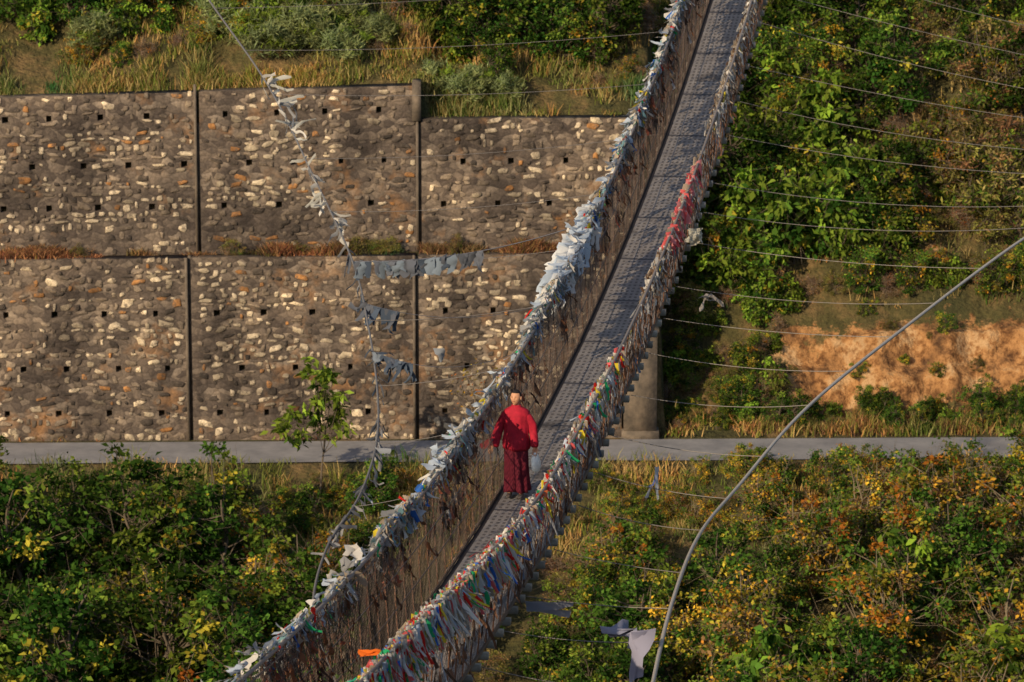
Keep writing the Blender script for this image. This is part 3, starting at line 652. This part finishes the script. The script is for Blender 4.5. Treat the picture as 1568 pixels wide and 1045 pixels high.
q=Q();n=64;lv=[(.86,.175,.135,0),(.78,.19,.15,.004),(.65,.19,.155,.010),(.5,.185,.155,.016),(.35,.185,.16,.02),(.2,.19,.165,.024),(.12,.195,.17,.026),(.085,.198,.172,.026),(.09,.18,.155,.02)]
a=np.arange(n)*2*math.pi/n;V=[]
for z,rx,ry,f in lv:
    fo=f*(np.sin(a*9+z*2)+.7*np.sin(a*5+1.3+z*4));zz=z+(.015*np.sin(a*3+1) if z<.2 else 0)*np.ones(n)
    V.append(np.stack([np.cos(a)*(rx+fo)+.02*(.8-z),np.sin(a)*(ry+fo)-.03*(.8-z),zz],1))
V=np.concatenate(V);F=[[i*n+k,i*n+(k+1)%n,(i+1)*n+(k+1)%n,(i+1)*n+k] for i in range(len(lv)-1) for k in range(n)]
q.add(V,F,(1,1,1));q.obj('robe_skirt',[M_robe],True,monk)
for sx,yy in ((-.1,-.09),(.09,-.16)):
    skin('shoe',[(sx,yy+.11,.045,.042,.04),(sx,yy,.04,.045,.035),(sx-.01,yy-.09,.035,.045,.028),(sx-.01,yy-.14,.03,.03,.02)],[(0,1),(1,2),(2,3)],M_shoe,2)
def hand(w,d,side,curl):
    w=np.array(w,float);d=nrm(np.array(d,float));s=nrm(np.cross(d,[0,1,0]))*side;nn=np.cross(s,d)
    vs=[(*w,.026,.02),(*(w+d*.05),.036,.018),(*(w+d*.085),.036,.015)];es=[(0,1),(1,2)]
    for k,(o,l) in enumerate(((-.03,.066),(-.01,.078),(.01,.073),(.03,.056))):
        p0=w+d*.085+s*o;p1=p0+d*l*.45+nn*curl*.01;p2=p0+d*l*.8+nn*curl*.035;p3=p0+d*l*.95+nn*curl*.055
        b=len(vs);vs+= [(*p0,.010),(*p1,.009),(*p2,.008),(*p3,.007)];es+=[(2,b),(b,b+1),(b+1,b+2),(b+2,b+3)]
    b=len(vs);t0=w+d*.03-s*.03;t1=t0+d*.035-s*.02+nn*.01;t2=t1+d*.03+nn*curl*.01
    vs+=[(*t0,.012),(*t1,.010),(*t2,.008)];es+=[(1,b),(b,b+1),(b+1,b+2)]
    skin('hand',vs,es,M_skin,1)
hand((-.362,-.086,.845),(-.35,-.25,-.9),1,1.);hand((.30,-.052,.835),(.02,-.12,-1),-1,1.6)
bagv=[(.305,-.085,.73,.02),(.31,-.09,.67,.055,.045),(.325,-.11,.58,.095,.06),(.335,-.11,.48,.10,.06),(.315,-.09,.40,.055,.04)]
skin('cloth_bag',bagv,[(0,1),(1,2),(2,3),(3,4)],M_bag,3,0,.012)
q=Q();nu,nv=40,28;V=[]
for j in range(nv+1):
    ph=math.pi*(j+.02)/(nv+.04)
    for i in range(nu):
        th_=2*math.pi*i/nu;x,y,z=math.sin(ph)*math.cos(th_),math.sin(ph)*math.sin(th_),math.cos(ph)
        X_,Y_,Z_=x,y,z
        if z<0: X_*=1-.30*(-z)**1.4; 
        if y<0:
            Y_-=.20*math.exp(-(x/.13)**2-((z+.10)/.20)**2)
            Y_-=.05*math.exp(-(x/.5)**2-((z-.22)/.09)**2)
            Y_+=.10*math.exp(-((abs(x)-.36)/.16)**2-((z-.05)/.12)**2)
            Y_-=.07*math.exp(-(x/.25)**2-((z+.42)/.12)**2)
            Y_-=.12*math.exp(-(x/.3)**2-((z+.82)/.2)**2)
            X_+=math.copysign(.05,x)*math.exp(-((abs(x)-.6)/.2)**2-((z+.12)/.15)**2)
        V.append([X_*.084,Y_*.100,Z_*.125])
V=np.array(V);F=[];Cc=[]
for j in range(nv):
    for i in range(nu):
        f=[j*nu+i,(j+1)*nu+i,(j+1)*nu+(i+1)%nu,j*nu+(i+1)%nu];c=V[f].mean(0)/np.array([.084,.100,.125])
        hair=c[2]>.58 or (c[1]>-.3 and c[2]>.2) or (c[1]>.1 and c[2]>-.4)
        (F if not hair else Cc).append(f)
q.add(V,F,(1,1,1),0);hv=V*1.04;q.add(hv,Cc,(0,0,0),1)
def ell(c,rd,m,nn=10):
    VV=[]
    for j in range(nn+1):
        ph=math.pi*(j+.05)/(nn+.1)
        for i in range(nn): t=2*math.pi*i/nn;VV.append([c[0]+rd[0]*math.sin(ph)*math.cos(t),c[1]+rd[1]*math.sin(ph)*math.sin(t),c[2]+rd[2]*math.cos(ph)])
    q.add(VV,[[j*nn+i,(j+1)*nn+i,(j+1)*nn+(i+1)%nn,j*nn+(i+1)%nn] for j in range(nn) for i in range(nn)],(1,1,1),m)
for s in (-1,1):
    ell((s*.029,-.083,.006),(.012,.008,.006),3);ell((s*.029,-.091,.024),(.016,.005,.003),1);ell((s*.086,.005,-.004),(.012,.02,.032),0)
ell((0,-.098,-.052),(.022,.007,.006),2)
h=q.obj('head',[M_skin,M_hair,M_lip,M_eye],True,monk);h.location=(0,-.03,1.61);h.rotation_euler=(math.radians(-6),0,math.radians(-20))
monk.rotation_euler=(0,0,math.radians(-4))

# ------------------------------------------------------------------ light, sky, camera
sd=Vector((-.52,-.76,.40)).normalized()
sun=bpy.data.lights.new('sun','SUN');sun.energy=5.0;sun.angle=math.radians(.5);sun.color=(1,.81,.55)
so=bpy.data.objects.new('sun',sun);bpy.context.scene.collection.objects.link(so);so.rotation_euler=sd.to_track_quat('Z','Y').to_euler()
w=bpy.data.worlds.new('World');bpy.context.scene.world=w;w.use_nodes=True;nt=w.node_tree
sk=nt.nodes.new('ShaderNodeTexSky');sk.sky_type='NISHITA';sk.sun_disc=False;sk.sun_elevation=math.asin(sd.z);sk.sun_rotation=math.atan2(sd.x,sd.y)
bg=nt.nodes['Background'];bg.inputs[1].default_value=.145;nt.links.new(sk.outputs[0],bg.inputs[0])
cam=bpy.data.cameras.new('camera');co_=bpy.data.objects.new('camera',cam);bpy.context.scene.collection.objects.link(co_)
cam.sensor_width=36;cam.lens=FPX/1568*36;cam.clip_end=3000;cam.clip_start=.5
co_.location=(0,0,0);co_.rotation_euler=(math.radians(90)-PITCH,0,0)
cam.dof.use_dof=True;cam.dof.focus_distance=63;cam.dof.aperture_fstop=3.6
sc_=bpy.context.scene;sc_.camera=co_
sc_.view_settings.view_transform='Standard'
